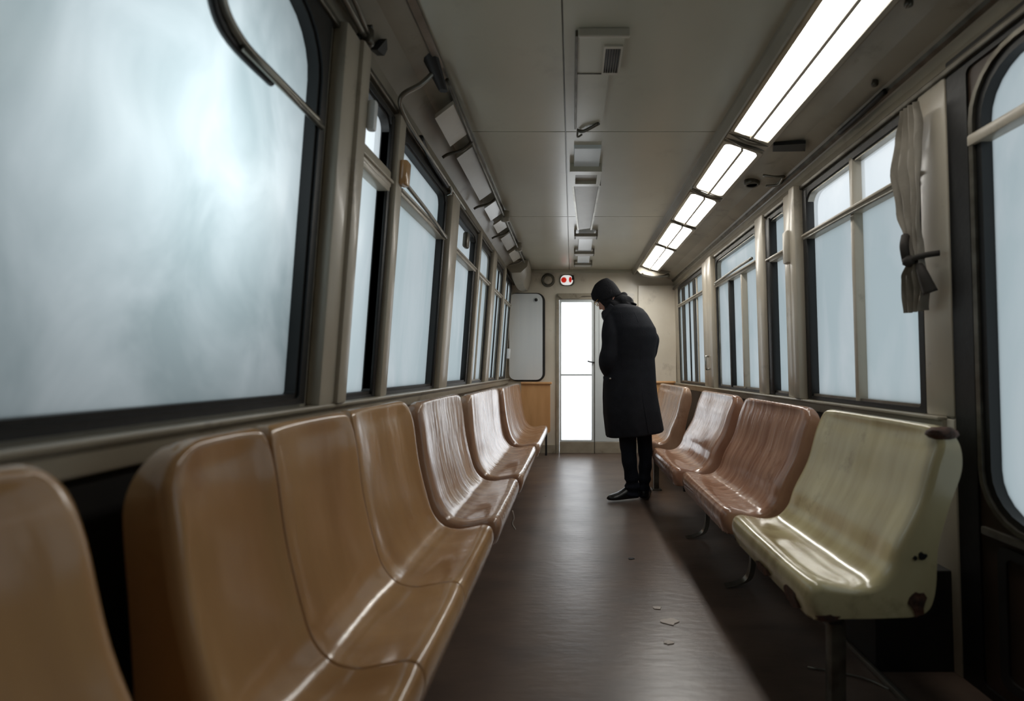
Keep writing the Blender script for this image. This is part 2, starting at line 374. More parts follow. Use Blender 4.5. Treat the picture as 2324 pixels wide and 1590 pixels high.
# right
w8 = window('R', RW[0], gask=.028, trans=1.72, mull=(2.235,), r=.07, top_='frostbright')
bm = nb(); wbox(bm, 'R', 2.655, 2.70, .865, 1.96, -.03, .016, .006); obj('seal', bm, 'rubber', w8, angle=35)
bm = nb(); tube(bm, [P('R',.024,1.85,1.693),P('R',.026,2.3,1.70),P('R',.024,2.66,1.70)], .006, 8, sm=4); obj('transom_bead', bm, 'alu', w8, smooth=True)
w9 = window('R', RW[1], gask=.022, trans=1.70, r=.05)
bm = nb(); wbox(bm, 'R', 3.14, 3.21, .86, 1.955, -.03, .02, .006); obj('seal', bm, 'rubber', w9, angle=35)
w10 = window('R', RW[2], gask=.028, trans=1.735, mull=(3.70,4.0), topmull=False, r=.05, top_='frost')
bm = nb(); tube(bm, [P('R',.03,3.42,1.765),P('R',.032,3.7,1.762),P('R',.032,4.0,1.752),P('R',.03,4.30,1.745)], .010, 8, sm=5); obj('vent_bar', bm, 'alu', w10, smooth=True)
w11 = window('R', RW[3], deep=.02, gask=.03, trans=1.75, mull=(5.05,5.38), r=.05)
bm = nb(); wbox(bm, 'R', 5.12, 5.22, .88, 1.94, -.016, .0); wbox(bm, 'R', 5.60, 5.74, .88, 1.94, -.016, .0); obj('blind_strip', bm, 'dark', w11)

# right near door: black frame, tall rounded glass, brown lower panel
d2 = sempty('door_2', P('R', 0, 1.0, 0))
f = wf('R')
bm = nb(); ring(bm, f, rrect(.35,1.667,.0,2.02,.004), rrect(.43,1.585,.03,1.955,.02), -.05, .008); obj('door_frame', bm, 'rubber', d2, angle=40)
bm = nb(); ring(bm, f, rrect(.42,1.59,.02,1.96,.03), rrect(.52,1.555,.55,1.935,.16), -.045, .0); obj('door_leaf', bm, 'brownpanel', d2, angle=40)
bm = nb(); ring(bm, f, rrect(.505,1.572,.535,1.95,.17), rrect(.52,1.556,.55,1.935,.155), -.03, .016); obj('glazing_bead', bm, 'steel', d2, angle=40)
bm = nb(); ring(bm, f, rrect(.52,1.556,.55,1.935,.155), rrect(.54,1.535,.57,1.91,.14), -.035, .006); obj('gasket', bm, 'rubber', d2, angle=40)
bm = nb(); wbox(bm, 'R', .53, 1.575, 1.705, 1.74, -.03, .02, .006); obj('transom', bm, 'post', d2, angle=35)
pane('R', .52, 1.556, .55, 1.94, 'frost', d2, r=.14)
bm = nb(); ring(bm, f, rrect(.47,1.52,.07,.49,.03), rrect(.50,1.49,.10,.46,.02), -.01, .008); obj('panel_moulding', bm, 'dark', d2, angle=40)
bm = nb(); wbox(bm, 'R', .43, 1.575, .505, .53, -.01, .012, .004); obj('lower_rail', bm, 'steel', d2, angle=35)

# end doors
d1 = sempty('door_1', (.28, END, 0))
def fe(d, a, z): return (a, END+d, z)
def leaf(x0, x1, glass, mid):
    bm = nb(); ring(bm, fe, rrect(x0,x1,.14,1.86,.004), rrect(glass[0],glass[1],.16,1.83,.012), -.012, .03)
    box(bm, glass[0], glass[1], END-.008, END+.02, mid-.010, mid+.008)
    l = obj('door_leaf', bm, 'doorpaint', d1, angle=40)
    for z0, z1, m in ((.16,mid,'frostlow'),(mid,1.83,'frostdoor')):
        bm = nb(); bm.faces.new([bm.verts.new(fe(.015,*p)) for p in ((glass[0],z0),(glass[1],z0),(glass[1],z1),(glass[0],z1))]); obj('pane', bm, m, l)
    bm = nb(); box(bm, x0, x1, END-.014, END+.03, .0, .139, .004); obj('kick_plate', bm, 'sill', l)
    return l
l1 = leaf(-.150, .272, (-.130, .240), .95)
bm = nb(); box(bm, .277, .700, END-.012, END+.03, .14, 1.86, .004); l2 = obj('door_leaf', bm, 'doorpaint', d1)
bm = nb(); ring(bm, fe, rrect(.33,.66,1.02,1.76,.02), rrect(.345,.645,1.035,1.745,.015), -.018, -.008); obj('panel_moulding', bm, 'doorpaint', l2, angle=40)
bm = nb(); box(bm, .277, .700, END-.014, END+.03, 0, .139, .004); obj('kick_plate', bm, 'sill', l2)
bm = nb(); box(bm, .271, .278, END-.02, END+.02, .0, 1.86); obj('meeting_seal', bm, 'steel', d1)
bm = nb(); ring(bm, fe, rrect(DX0-.035,DX1+.03,-.02,DZ1+.035,.02), rrect(DX0,DX1,-.01,1.862,.01), -.02, .05); obj('door_frame', bm, 'sill', d1, angle=40)
bm = nb(); slab(bm, lambda d,a,z: (a, END+d, z), [(-.165,1.90),(-.165,1.925),(.33,1.935),(.33,1.905),(.12,1.90),(.08,1.872),(-.12,1.868)], -.05, -.015); obj('closer_cover', bm, 'sill', d1)
bm = nb(); tube(bm, [(.262,END-.012,1.10),(.262,END-.05,1.10)], .010); tube(bm, [(.27,END-.05,1.10),(.225,END-.052,1.105),(.19,END-.048,1.115)], .008, sm=4); obj('handle', bm, 'black', d1, smooth=True)

# ------------------------------------------------------------------ seats
def bench(name, label, s, splits, xf, xj, xt, zs, zt, m, group, wear=True, gap0=.02, seam=.002, legs=(), legkind='post', Rc=.055):
    sg = 1 if s == 'R' else -1
    y0, y1 = splits[0], splits[-1]
    root = empty(name, (sg*(xf+xt)/2, (y0+y1)/2, 0), label, 'seat', group)
    D = xj-xf; T = xt-xf
    Fp = [(.016,zs-.108),(.0,zs-.055),(.008,zs-.014),(.035,zs+.0),(.085,zs-.006),(D-.105,zs-.014),(D-.055,zs-.002),(D-.016,zs+.040),(D+.008,zs+.105),(D+.006+(T-D-.01)*.5,(zs+zt)/2),(D+.006+(T-D-.01)*.78,zt-.10),(T-.006,zt-.035),(T+.002,zt-.010),(T+.014,zt)]
    Bp = [(.04,zs-.110),(.055,zs-.106),(.07,zs-.10),(.085,zs-.098),(.12,zs-.097),(D-.02,zs-.095),(D+.075,zs-.085),(D+.108,zs-.03),(D+.118,zs+.10),((D+T)/2+.088,(zs+zt)/2),(T+.058,zt-.12),(T+.056,zt-.05),(T+.046,zt-.016),(T+.034,zt-.001)]
    Fc = catmull([(u,0,z) for u,z in Fp], 5); Bc = catmull([(u,0,z) for u,z in Bp], 5)
    n = len(Fc)
    for si, (a, c) in enumerate(zip(splits, splits[1:])):
        e0 = .030 if si == 0 else .006; e1 = .030 if si == len(splits)-2 else .006
        a2 = a+seam*.5; c2 = c-seam*.5; L = c2-a2
        cols = [(0,e0),(e0*.08,0),(e0*.3,0),(e0*.6,0),(e0,0)]
        ts = [0, e0*.07, e0*.28, e0*.6, e0] + [e0+(L-e0-e1)*k/14 for k in range(1,14)] + [L-e1, L-e1*.6, L-e1*.28, L-e1*.07, L]
        FV, BV = [], []
        for t in ts:
            d0, d1_ = t, L-t
            push = 0
            if d0 < e0: push = e0-math.sqrt(max(0, e0*e0-(e0-d0)**2))
            elif d1_ < e1: push = e1-math.sqrt(max(0, e1*e1-(e1-d1_)**2))
            q = t/L*2-1
            fr, br = [], []
            for k in range(n):
                Fv, Bv = Fc[k], Bc[k]
                # rounded upper corners
                R = Rc; inset0 = inset1 = 0
                dz = zt-Fv.z
                if dz < R and k > n*.5:
                    ins = R-math.sqrt(max(0, R*R-(R-dz)**2)); inset0 = ins if si == 0 else ins*.25; inset1 = ins if si == len(splits)-2 else ins*.25
                if k < 8:
                    ins = .02*(1-k/8)**2; inset0 += ins if si == 0 else 0; inset1 += ins if si == len(splits)-2 else 0
                yy = a2+inset0+(L-inset0-inset1)*t/L
                nrm = (Bv-Fv); ln = nrm.length; nrm = nrm/max(ln,1e-5)
                ss = k/(n-1)
                mask = min(1, max(0,(ss-.16)*6))*min(1, max(0,(.97-ss)*7))
                dish = .013*mask*(1-abs(q)**3.2)
                wob = .0045*mask*noise.noise(Vector((sg*5+Fv.x*5, yy*6, Fv.z*2.2+zs*7)))
                pf = Fv+nrm*(min(push, ln*.45)+dish+wob)
                fr.append((sg*(xf+pf.x), yy, pf.z)); br.append((sg*(xf+Bv.x), yy, Bv.z))
            FV.append(fr); BV.append(br)
        bm = nb()
        fv = [[bm.verts.new(p) for p in r] for r in FV]; bv = [[bm.verts.new(p) for p in r] for r in BV]
        for A in range(len(ts)-1):
            for k in range(n-1):
                bm.faces.new((fv[A][k],fv[A+1][k],fv[A+1][k+1],fv[A][k+1])); bm.faces.new((bv[A][k],bv[A][k+1],bv[A+1][k+1],bv[A+1][k]))
            bm.faces.new((fv[A][0],bv[A][0],bv[A+1][0],fv[A+1][0])); bm.faces.new((fv[A][-1],fv[A+1][-1],bv[A+1][-1],bv[A][-1]))
        for A in (0, len(ts)-1):
            for k in range(n-1): bm.faces.new((fv[A][k],fv[A][k+1],bv[A][k+1],bv[A][k]))
        obj('seat_shell', bm, m, root, angle=50)
    # steel bearer under the shells and wall brackets
    bm = nb(); box(bm, sg*(xf+.10)-.02, sg*(xf+.10)+.02, y0+.04, y1-.04, zs-.135, zs-.098, .004); obj('bearer', bm, 'dark', root)
    for ly in ((y0+.1, y1-.1) if y1-y0 > .7 else ((y0+y1)/2,)):
        bm = nb(); xa, xb = sorted((sg*(xf+.08), sg*(1.24 if s == 'R' else .78)))
        box(bm, xa, xb, ly-.015, ly+.015, zs-.16, zs-.134, .003); obj('bracket', bm, 'dark', root)
    for ly in legs:
        bm = nb()
        if legkind == 'post':
            lx = sg*(xf+(.115 if s == 'R' else .22)); box(bm, lx-.022, lx+.022, ly-.02, ly+.02, 0, zs-.133, .006)
            box(bm, lx-.04, lx+.04, ly-.05, ly+.05, 0, .008, .002)
        else:
            x = sg*(xf+.17)
            pts = [(x-.02, ly, zs-.11),(x+.02,ly,zs-.20),(x+.045,ly,.14),(x+.03,ly,.05),(x-.02,ly,.018),(x-.08,ly,.006)]
            cc = catmull(pts, 5); rings = []
            for i, p in enumerate(cc):
                w = .007+.012*min(1, i/len(cc)); t_ = .004+.008*math.sin(math.pi*min(1,i/len(cc)))
                rings.append([(p.x-t_,p.y-w,max(.001,p.z-.003)),(p.x+t_,p.y-w,max(.001,p.z-.003)),(p.x+t_,p.y+w,p.z+.004),(p.x-t_,p.y+w,p.z+.004)])
            loft(bm, rings)
        obj('leg', bm, ('steel' if s == 'R' else 'dark') if legkind == 'post' else 'alu', root, angle=40)
    return root
LG = 'moulded benches along the left wall'; RG = 'moulded benches along the right wall'
bench('moulded_bench', 'tan moulded seat at the lower left corner, nearest the camera, cut by the frame', 'L', (.12,.642), .275,.505,.625,.43,.905, 'tan', LG, legs=(.4,))
bench('moulded_bench', 'long glossy tan moulded bench of three joined places under the big left window', 'L', (.755,1.02,1.40,1.94), .295,.535,.612,.43,.90, 'tan', LG, Rc=.085, legs=(.9,1.75))
bc = bench('moulded_bench', 'brown moulded seat next beyond the long tan bench on the left', 'L', (1.985,2.76), .285,.53,.60,.43,.885, 'brown', LG, legs=(2.2,2.6))
bench('moulded_bench', 'third brown moulded seat on the left, between two other brown seats', 'L', (2.82,3.93), .275,.52,.57,.43,.875, 'brown', LG, legs=(3.0,3.7))
bench('moulded_bench', 'farthest brown moulded seat on the left, in front of the orange end board', 'L', (4.0,5.35), .255,.49,.55,.43,.87, 'brown', LG, legs=(4.2,5.1))
cr = bench('moulded_bench', 'chipped cream yellow moulded bench at the near right', 'R', (1.385,2.07), .645,.885,1.008,.43,.857, 'cream', RG, legs=(1.46,), legkind='post')
bench('moulded_bench', 'glossy rosy brown moulded bench right behind the cream yellow one', 'R', (2.12,2.93), .63,.86,.985,.43,.855, 'rose', RG, legs=(2.37,), legkind='curl')
bench('moulded_bench', 'streaky brown moulded bench on the right, third from the camera', 'R', (3.0,3.82), .60,.83,.965,.43,.86, 'rose', RG, legs=(3.05,), legkind='curl')
bench('moulded_bench', 'farthest brown moulded bench on the right, half behind the person', 'R', (4.14,5.35), .60,.81,.92,.43,.87, 'brown', RG, legs=(4.3,5.1), legkind='post')
bm = nb(); tube(bm, [(-.287,2.44,.335),(-.280,2.44,.30),(-.287,2.435,.275),(-.272,2.44,.245)], .004, 6, sm=5); obj('frayed_strip', bm, 'flake', bc, smooth=True)
bm = nb(); tube(bm, [P('L',-.02,1.70,1.25),P('L',-.02,1.72,1.10),P('L',-.02,1.78,.98),P('L',-.02,1.84,.925)], .002, 6, sm=5); obj('wire', bm, 'dark', w2, smooth=True)
# chipped wear patches
def chip(parent, c, ax, r, sx=1, sy=1, th=.004, seed=0, m='rust', name='chipped_patch'):
    rnd = random.Random(seed); n = 14; bm = nb(); A, B = [], []
    for k in range(n):
        a = 2*math.pi*k/n; rr = r*(.7+.5*rnd.random()); u, w = rr*math.cos(a)*sx, rr*math.sin(a)*sy
        for Lst, t in ((A,-th),(B,th)):
            co = {'y':(u,t,w),'x':(t,u,w),'z':(u,w,t)}[ax]
            Lst.append(bm.verts.new(Vector(c)+Vector(co)))
    bm.faces.new(A); bm.faces.new(B[::-1])
    for k in range(n): bm.faces.new((A[k],A[(k+1)%n],B[(k+1)%n],B[k]))
    return obj(name, bm, m, parent)
chip(cr, (.945,1.386,.375), 'y', .035, .7, 1.0, .003, 1)
chip(cr, (.958,1.386,.505), 'y', .011, 1, 1, .003, 2, 'black')
chip(cr, (.938,1.386,.500), 'y', .006, 1, 1, .003, 3, 'black')
chip(cr, (.652,1.50,.345), 'x', .03, 1.6, .8, .006, 5)
chip(cr, (.649,1.72,.34), 'x', .022, 2.4, .6, .006, 6)
chip(cr, (.70,1.386,.335), 'y', .02, 1.6, .5, .003, 8)

bm = nb(); lathe(bm, [(.002,-.022),(.024,-.016),(.032,-.004),(.030,.006),(.020,.013),(.002,.016)], (1.035,1.418,.838), 'z', 14)
for v in bm.verts: v.co += Vector((v.co.x-1.035, 0, 0))*.35+Vector((0,0,.008*noise.noise(v.co*60)))
obj('chipped_patch', bm, 'rust', cr, angle=50)
# orange boards that close the rows at the end wall
def board(x0, x1, z0, z1, label):
    bm = nb(); slab(bm, lambda d,a,z:(a,5.98+d,z), rrect(x0,x1,z0,z1,.025), -.012, .012)
    bmesh.ops.bevel(bm, geom=[e for e in bm.edges if len(e.link_faces)==2 and e.calc_face_angle(0)>1], offset=.003, segments=2, affect='EDGES')
    r_ = empty('end_board', ((x0+x1)/2,5.98,0), label, 'seat board', 'orange boards at the end wall')
    obj('panel', bm, 'orange', r_, angle=50)
    bm = nb(); box(bm, x0-.003, x1+.02, 5.945, 6.01, z1-.02, z1+.008, .008); obj('top_roll', bm, 'orange', r_, angle=50)
    for x in (x0+.05, x1-.05):
        bm = nb(); box(bm, x-.012, x+.012, 5.975, 6.0, 0, z0+.02, .002); obj('post', bm, 'dark', r_)
    return r_
board(-.60,-.255,.27,.86,'orange tan upright board at the left end of the car, below the white panel')
board(.70,1.20,.27,.87,'orange tan upright board at the right end of the car, beside the person\'s coat')

# ------------------------------------------------------------------ end wall fittings
r_ = empty('wall_cabinet', (-.56,END,.88), 'pale grey rounded cabinet panel on the end wall with a black round lock', 'cabinet')
bm = nb(); slab(bm, fe, rrect(-.76,-.325,.87,1.94,.10), -.02, .0); obj('backing', bm, 'dark', r_, angle=40)
bm = nb(); slab(bm, fe, rrect(-.755,-.355,.89,1.925,.075), -.055, -.018)
bmesh.ops.bevel(bm, geom=[e for e in bm.edges if len(e.link_faces)==2 and e.calc_face_angle(0)>1], offset=.006, segments=2, affect='EDGES')
obj('door', bm, 'panelwhite', r_, angle=50)
bm = nb(); lathe(bm, [(.001,-.085),(.014,-.083),(.02,-.072),(.02,-.054)], (-.43,END,1.85), 'y'); obj('lock', bm, 'black', r_, smooth=True)
bm = nb(); lathe(bm, [(.032,-.060),(.036,-.054)], (-.43,END,1.85), 'y'); obj('lock_plate', bm, 'panelwhite', r_, smooth=True)
r_ = empty('wall_speaker', (-.289,END,2.0), 'round dark rimmed speaker high on the end wall, left of the red light', 'speaker')
bm = nb(); prof = [(.055,-.03),(.062,-.036),(.074,-.034),(.082,-.018),(.082,.0)]; lathe(bm, prof, (-.289,END,2.095), 'y', 32); obj('rim', bm, 'steel', r_, smooth=True)
bm = nb(); lathe(bm, [(.001,-.050),(.02,-.047),(.04,-.042),(.055,-.034)], (-.289,END,2.095), 'y', 24); obj('dome', bm, 'wall', r_, smooth=True)
r_ = empty('signal_lamp', (-.06,END,2.05), 'small lit white signal lamp with two red lenses above the end door', 'lamp')
bm = nb(); slab(bm, fe, rrect(-.148,.03,2.028,2.162,.05), -.012, 0); obj('backplate', bm, 'steel', r_, angle=40)
bm = nb(); slab(bm, fe, rrect(-.138,.012,2.036,2.154,.055), -.024, -.01); obj('lens', bm, 'whitelamp', r_, angle=40)
bm = nb(); lathe(bm, [(.001,-.036),(.02,-.034),(.034,-.024)], (-.098,END,2.097), 'y'); obj('red_lens', bm, 'redlamp', r_, smooth=True)
bm = nb(); bm2 = lathe(bm, [(.001,-.036),(.013,-.034),(.022,-.024)], (0,0,0), 'y')
for v in bm.verts: v.co = Vector((v.co.x*.8-.02, v.co.y+END, v.co.z*1.6+2.10))
obj('red_lens', bm, 'redlamp', r_, smooth=True)
bm = nb(); box(bm, -.002, .024, END-.034, END-.022, 2.095, 2.152, .003); obj('black_lens', bm, 'black', r_)

# ------------------------------------------------------------------ ceiling fittings
def panel(bm, x0, x1, y0, y1, t): box(bm, x0, x1, y0, y1, CEIL-t, CEIL+.004, .003)
r_ = empty('ceiling_hatch', (.10,2.1,CEIL), 'long beige ceiling hatch with a small louvred vent, nearest of the ceiling boxes', 'ceiling hatch')
bm = nb(); slab(bm, lambda d,x,y:(x,y,CEIL-d), [(.022,1.80),(.19,1.805),(.185,2.02),(.148,2.03),(.148,2.40),(.11,2.50),(.022,2.50)], 0, .016); obj('cover', bm, 'ceiling', r_)
bm = nb(); box(bm, .022, .205, 1.785, 1.80, CEIL-.03, CEIL, .004); obj('edge_strip', bm, 'post', r_)
bm = nb(); box(bm, .012, .022, 1.80, 2.5, CEIL-.022, CEIL, .002); box(bm, .022, .15, 2.035, 2.039, CEIL-.019, CEIL-.014); obj('side_strip', bm, 'steel', r_)
v_ = nb(); ring(v_, lambda d,a,c:(a,c,CEIL-d), rrect(.118,.188,1.855,2.035,.004), rrect(.125,.181,1.868,2.02,.002), .014, .024); vg = obj('vent', v_, 'post', r_)
bm = nb(); box(bm, .125, .181, 1.868, 2.02, CEIL-.018, CEIL-.015); obj('vent_back', bm, 'black', r_)
for k in range(6):
    bm = nb(); x = .130+k*.0095; box(bm, x, x+.004, 1.868, 2.02, CEIL-.024, CEIL-.018); obj('louvre', bm, 'steel', vg)
bm = nb(); tube(bm, [(.03,2.53,CEIL-.012),(.06,2.50,CEIL-.03),(.13,2.44,CEIL-.02)], .008, sm=4); tube(bm, [(.03,2.52,CEIL-.01),(.028,2.56,CEIL-.03),(.05,2.58,CEIL-.01)], .005, sm=4); obj('catch', bm, 'steel', r_, smooth=True)
r_ = empty('ceiling_duct', (.08,3.5,CEIL), 'grey ceiling duct box with a square flange, between the louvred hatch and the far box', 'ceiling duct')
bm = nb(); panel(bm, .012, .158, 2.72, 3.0, .02); obj('pale_panel', bm, 'doorpaint', r_)
bm = nb(); ring(bm, lambda d,a,c:(a,c,CEIL-d), rrect(-.012,.175,2.96,3.20,.006), rrect(.02,.15,3.01,3.16,.004), .0, .05); obj('flange', bm, 'ceiling', r_, angle=40)
bm = nb(); box(bm, .02, .15, 3.01, 3.16, CEIL-.03, CEIL-.02); obj('flange_back', bm, 'cove', r_)
bm = nb(); slab(bm, lambda d,x,y:(x,y,CEIL-d), [(.01,3.20),(.17,3.20),(.155,4.2),(.055,4.25)], 0, .035); obj('duct', bm, 'cove', r_)
for x0, x1, x2, x3 in ((-.002,.012,.045,.058),(.168,.182,.152,.166)):
    bm = nb(); slab(bm, lambda d,x,y:(x,y,CEIL-d), [(x0,3.2),(x1,3.2),(x3,4.22),(x2,4.22)], 0, .045); obj('side_rail', bm, 'alu', r_)
r_ = empty('ceiling_duct', (.12,5.0,CEIL), 'far pale ceiling box nearest the end wall', 'ceiling duct')
bm = nb(); panel(bm, .06, .19, 4.35, 5.7, .03); obj('pale_panel', bm, 'panelwhite', r_)
for y in (4.38, 5.05, 5.6):
    bm = nb(); box(bm, .02, .225, y, y+.10, CEIL-.055, CEIL-.028, .006); box(bm, .02, .035, y, y+.10, CEIL-.055, CEIL, .003); box(bm, .21, .225, y, y+.10, CEIL-.055, CEIL, .003); obj('strap', bm, 'cove', r_)

# right-hand light strip: five lit fixtures in the trough
LZ = 2.15
def TZ(x): return 2.197-(x-.80)*.34
fx = [(.95,2.50),(2.63,3.28),(3.38,3.98),(4.06,4.72),(4.80,5.75)]
flab = ['nearest long lit ceiling light on the right, above the curtain','second lit ceiling light on the right, just past the dark panel','third lit ceiling light along the right trough','fourth lit ceiling light along the right trough','farthest lit ceiling light, over the person by the end wall']
for i, (a, c) in enumerate(fx):
    r_ = empty('ceiling_light', (.865,(a+c)/2,LZ), flab[i], 'ceiling light', 'lit fixtures along the right trough')
    bm = nb(); ring(bm, lambda d,x,y:(x,y,TZ(x)+d), rrect(.785,.985,a-.014,c+.014,.004), rrect(.800,.968,a,c,.03 if i else .004), -.008, .014); obj('frame', bm, 'cove', r_, angle=40)
    for k, xx in enumerate((.84,.93)):
        bm = nb(); tube(bm, [(xx,a+.03,TZ(xx)+.022),(xx,c-.03,TZ(xx)+.022)], .010, 12); obj('tube', bm, 'tube', r_, smooth=True)
    # slightly bowed plastic diffuser, two lengths on the long one
    for (p, q) in (((a,2.13),(2.135,c)) if i == 0 else ((a,c),)):
        bm = nb(); rings = []
        for j in range(13):
            x = .800+.168*j/12; zz = TZ(x)+.004-.010*math.sin(math.pi*((j/12*2)%1.0))
            rings.append([(x, p+(q-p)*k/10, zz+.004*noise.noise(Vector((x*14,(p+(q-p)*k/10)*7,i)))) for k in range(11)])
        loft(bm, rings, closed=False, cap=False)
        obj('diffuser', bm, 'diff%d' % i, r_, smooth=True)
    bm = nb(); xm = .884; slab(bm, lambda d,x,y:(x,y,TZ(x)+d), [(xm-.006,a),(xm+.006,a),(xm+.006,c),(xm-.006,c)], -.020, -.004); obj('rib', bm, 'post', r_)
    for e in (a-.04, c+.04):
        bm = nb(); tube(bm, [(.79,e,TZ(.79)+.004),(.885,e,TZ(.885)-.012),(.985,e,TZ(.985)+.004)], .009, 8, sm=5); obj('clip', bm, 'steel', r_, smooth=True)
bm = nb(); slab(bm, lambda d,x,y:(x,y,TZ(x)+d), [(.785,2.525),(.985,2.525),(.985,2.60),(.785,2.60)], -.004, .012); struct(obj('trim_40', bm, 'cove'))
r_ = empty('trough_end_cap', (.9,5.95,2.07), 'rounded grey end cap closing the right light trough at the end wall', 'end cap')
bm = nb(); rings = []
for k in range(9):
    t = k/8; w = math.cos(t*math.pi/2*.9)
    rings.append([(.90+(x*w), 5.80+.30*t, CEIL-.005-(h*w)) for x, h in ((-.17,0),(-.165,.05),(-.12,.10),(0,.13),(.15,.12),(.26,.07),(.29,0))])
loft(bm, rings); obj('cap', bm, 'cove', r_, angle=60)
bm = nb(); tube(bm, [(.80,5.82,2.115),(.95,5.82,2.085),(1.12,5.84,2.10)], .022, 8, sm=4); obj('cap_rim', bm, 'alu', r_, smooth=True)

# cove fittings on the right
r_ = empty('cove_bracket', (1.08,2.52,2.1), 'dark triangular bracket on the right cove beside the first lamp end', 'bracket')
bm = nb(); slab(bm, lambda d,a,c:(a,c,2.16-.25*(a-.98)-d), [(1.01,2.54),(1.03,2.60),(1.16,2.52),(1.13,2.45)], .0, .016); obj('plate', bm, 'black', r_)
r_ = empty('cove_speaker', (1.08,3.02,2.1), 'small dark oval speaker hole on the right cove', 'speaker')
bm = nb(); lathe(bm, [(.03,-.012),(.036,-.018),(.044,-.012),(.046,.02)], (1.08,3.04,2.133), 'z'); obj('rim', bm, 'steel', r_, smooth=True)
bm = nb(); lathe(bm, [(.001,-.013),(.032,-.013)], (1.08,3.04,2.133), 'z'); obj('cone', bm, 'black', r_)
for y, x, z, lab in ((1.94,1.16,2.115,'small round stud on the right cove above the twin window'),(1.55,1.03,2.14,'small round stud on the right cove next to the nearest light')):
    bm = nb(); lathe(bm, [(.004,-.018),(.012,-.014),(.013,-.004),(.010,.004),(.008,.03)], (x,y,z), 'z', 12); tag(obj('cove_stud', bm, 'steel', smooth=True), lab, 'stud')
bm = nb(); tube(bm, [(1.205,1.95,2.085),(1.2,2.1,2.075),(1.205,2.28,2.08)], .012, 8, sm=4); tag(obj('cove_grip', bm, 'dark', smooth=True), 'short dark grip bar under the right cove behind the round stud', 'grip')
bm = nb(); tube(bm, [(1.19,2.85,2.10),(1.13,2.83,2.09),(1.08,2.86,2.11)], .008, 8, sm=4); tube(bm, [(1.19,2.85,2.10),(1.20,2.95,2.09),(1.15,3.0,2.10)], .008, 8, sm=4)
tag(obj('cove_hook', bm, 'alu', smooth=True), 'curled metal hook on the right cove near the dark speaker hole', 'hook')

# ------------------------------------------------------------------ left rack: grab rail and unlit fixtures
r_ = empty('grab_rail', (-.62,1.98,2.05), 'bent steel grab rail running along the left cove from a tapered dark bracket', 'grab rail')
bm = nb()
tube(bm, [(-.545,1.98,2.17),(-.59,1.975,2.125),(-.650,1.965,2.085),(-.672,1.98,2.06),(-.675,2.03,2.04),(-.675,2.15,2.03),(-.675,2.4,2.03),(-.676,2.8,2.03),(-.676,3.2,2.03)], .009, 10, sm=8)
obj('rail', bm, 'alu', r_, smooth=True)
bm = nb(); tube(bm, [(-.67,2.25,2.045),(-.685,2.45,2.03),(-.685,2.78,2.02)], .012, 8, sm=6); obj('dark_strip', bm, 'rubber', r_, smooth=True)
bm = nb(); rings = []
for k in range(7):
    t = k/6; w = .034-.016*t
    cx_, cy_, cz_ = -.545+.03*t, 1.93+.10*t, 2.215-.085*t
    rings.append([(cx_+w*math.cos(a), cy_+w*.8*math.sin(a), cz_) for a in [2*math.pi*j/8 for j in range(8)]])
loft(bm, rings); obj('bracket', bm, 'dark', r_, angle=30)
bm = nb(); tube(bm, [(-.70,2.77,2.03),(-.672,2.80,2.03),(-.672,2.83,2.0),(-.70,2.84,1.99)], .006, 8, sm=5); obj('hook', bm, 'chrome', r_, smooth=True)
r_ = empty('unlit_light', (-.58,3.0,2.13), 'unlit white fixture panels strung on a bent pipe along the left ceiling edge', 'unlit light')
bm = nb(); tube(bm, [(-.505,2.05,2.185),(-.50,2.3,2.165),(-.505,2.6,2.165),(-.50,2.9,2.15),(-.505,3.6,2.155),(-.505,4.4,2.15),(-.505,5.38,2.15)], .009, 10, sm=6); obj('pipe', bm, 'steel', r_, smooth=True)
for (a, c, m) in ((2.20,2.50,'post'),(2.62,3.30,'cove'),(3.45,3.75,'panelwhite'),(3.85,4.10,'post'),(4.25,4.7,'cove'),(4.8,5.2,'post')):
    bm = nb(); slab(bm, lambda d,x,y:(x, y, 2.18+.6*(x+.52)-d), [(-.515,a),(-.60,a+.02),(-.60,c),(-.515,c-.02)], 0, .018); obj('fixture_panel', bm, m, r_)
for y in (2.55,3.38,4.15,5.25):
    bm = nb(); tube(bm, [(-.50,y,2.165),(-.55,y+.01,2.125),(-.63,y+.03,2.11),(-.66,y+.04,2.098)], .008, 8, sm=5); obj('hanger', bm, 'steel', r_, smooth=True)
for y in (3.80,4.75):
    bm = nb(); lathe(bm, [(.012,-.03),(.03,-.024),(.034,0),(.03,.05)], (-.50,y,2.15), 'z', 14); obj('junction_box', bm, 'cove', r_, smooth=True)
r_ = empty('trough_end_cap', (-.62,5.85,2.0), 'bulky grey end piece of the left ceiling edge above the pale cabinet', 'end cap')
bm = nb(); rings = []
for k in range(8):
    t = k/7; w = 1-.45*t*t
    rings.append([(-.50-.23*(1-w)*0-(x*w), 5.45+.62*t, 2.19-(h*(.55+.45*math.sin(math.pi*min(1,t*1.1)*.6)))) for x, h in ((-.03,0),(-.02,.12),(.05,.24),(.15,.25),(.20,.15),(.21,0))])
loft(bm, rings); obj('cap', bm, 'cove', r_, angle=50)
for y, z, lab in ((1.62,2.10,'small dark clip on the left cove above the first post'),(1.72,2.12,'second small dark clip on the left cove, right of the first')):
    bm = nb(); slab(bm, lambda d,a,c:(-.68+.5*(c-2.1)+d,a,c), [(y,z-.02),(y+.05,z-.01),(y+.05,z+.012),(y+.02,z+.03)], -.005, .02); tag(obj('cove_clip', bm, 'black'), lab, 'clip')
r_ = empty('ceiling_bracket', (-.68,1.45,2.08), 'pale metal bar bracket at the top left above the first post', 'bracket')
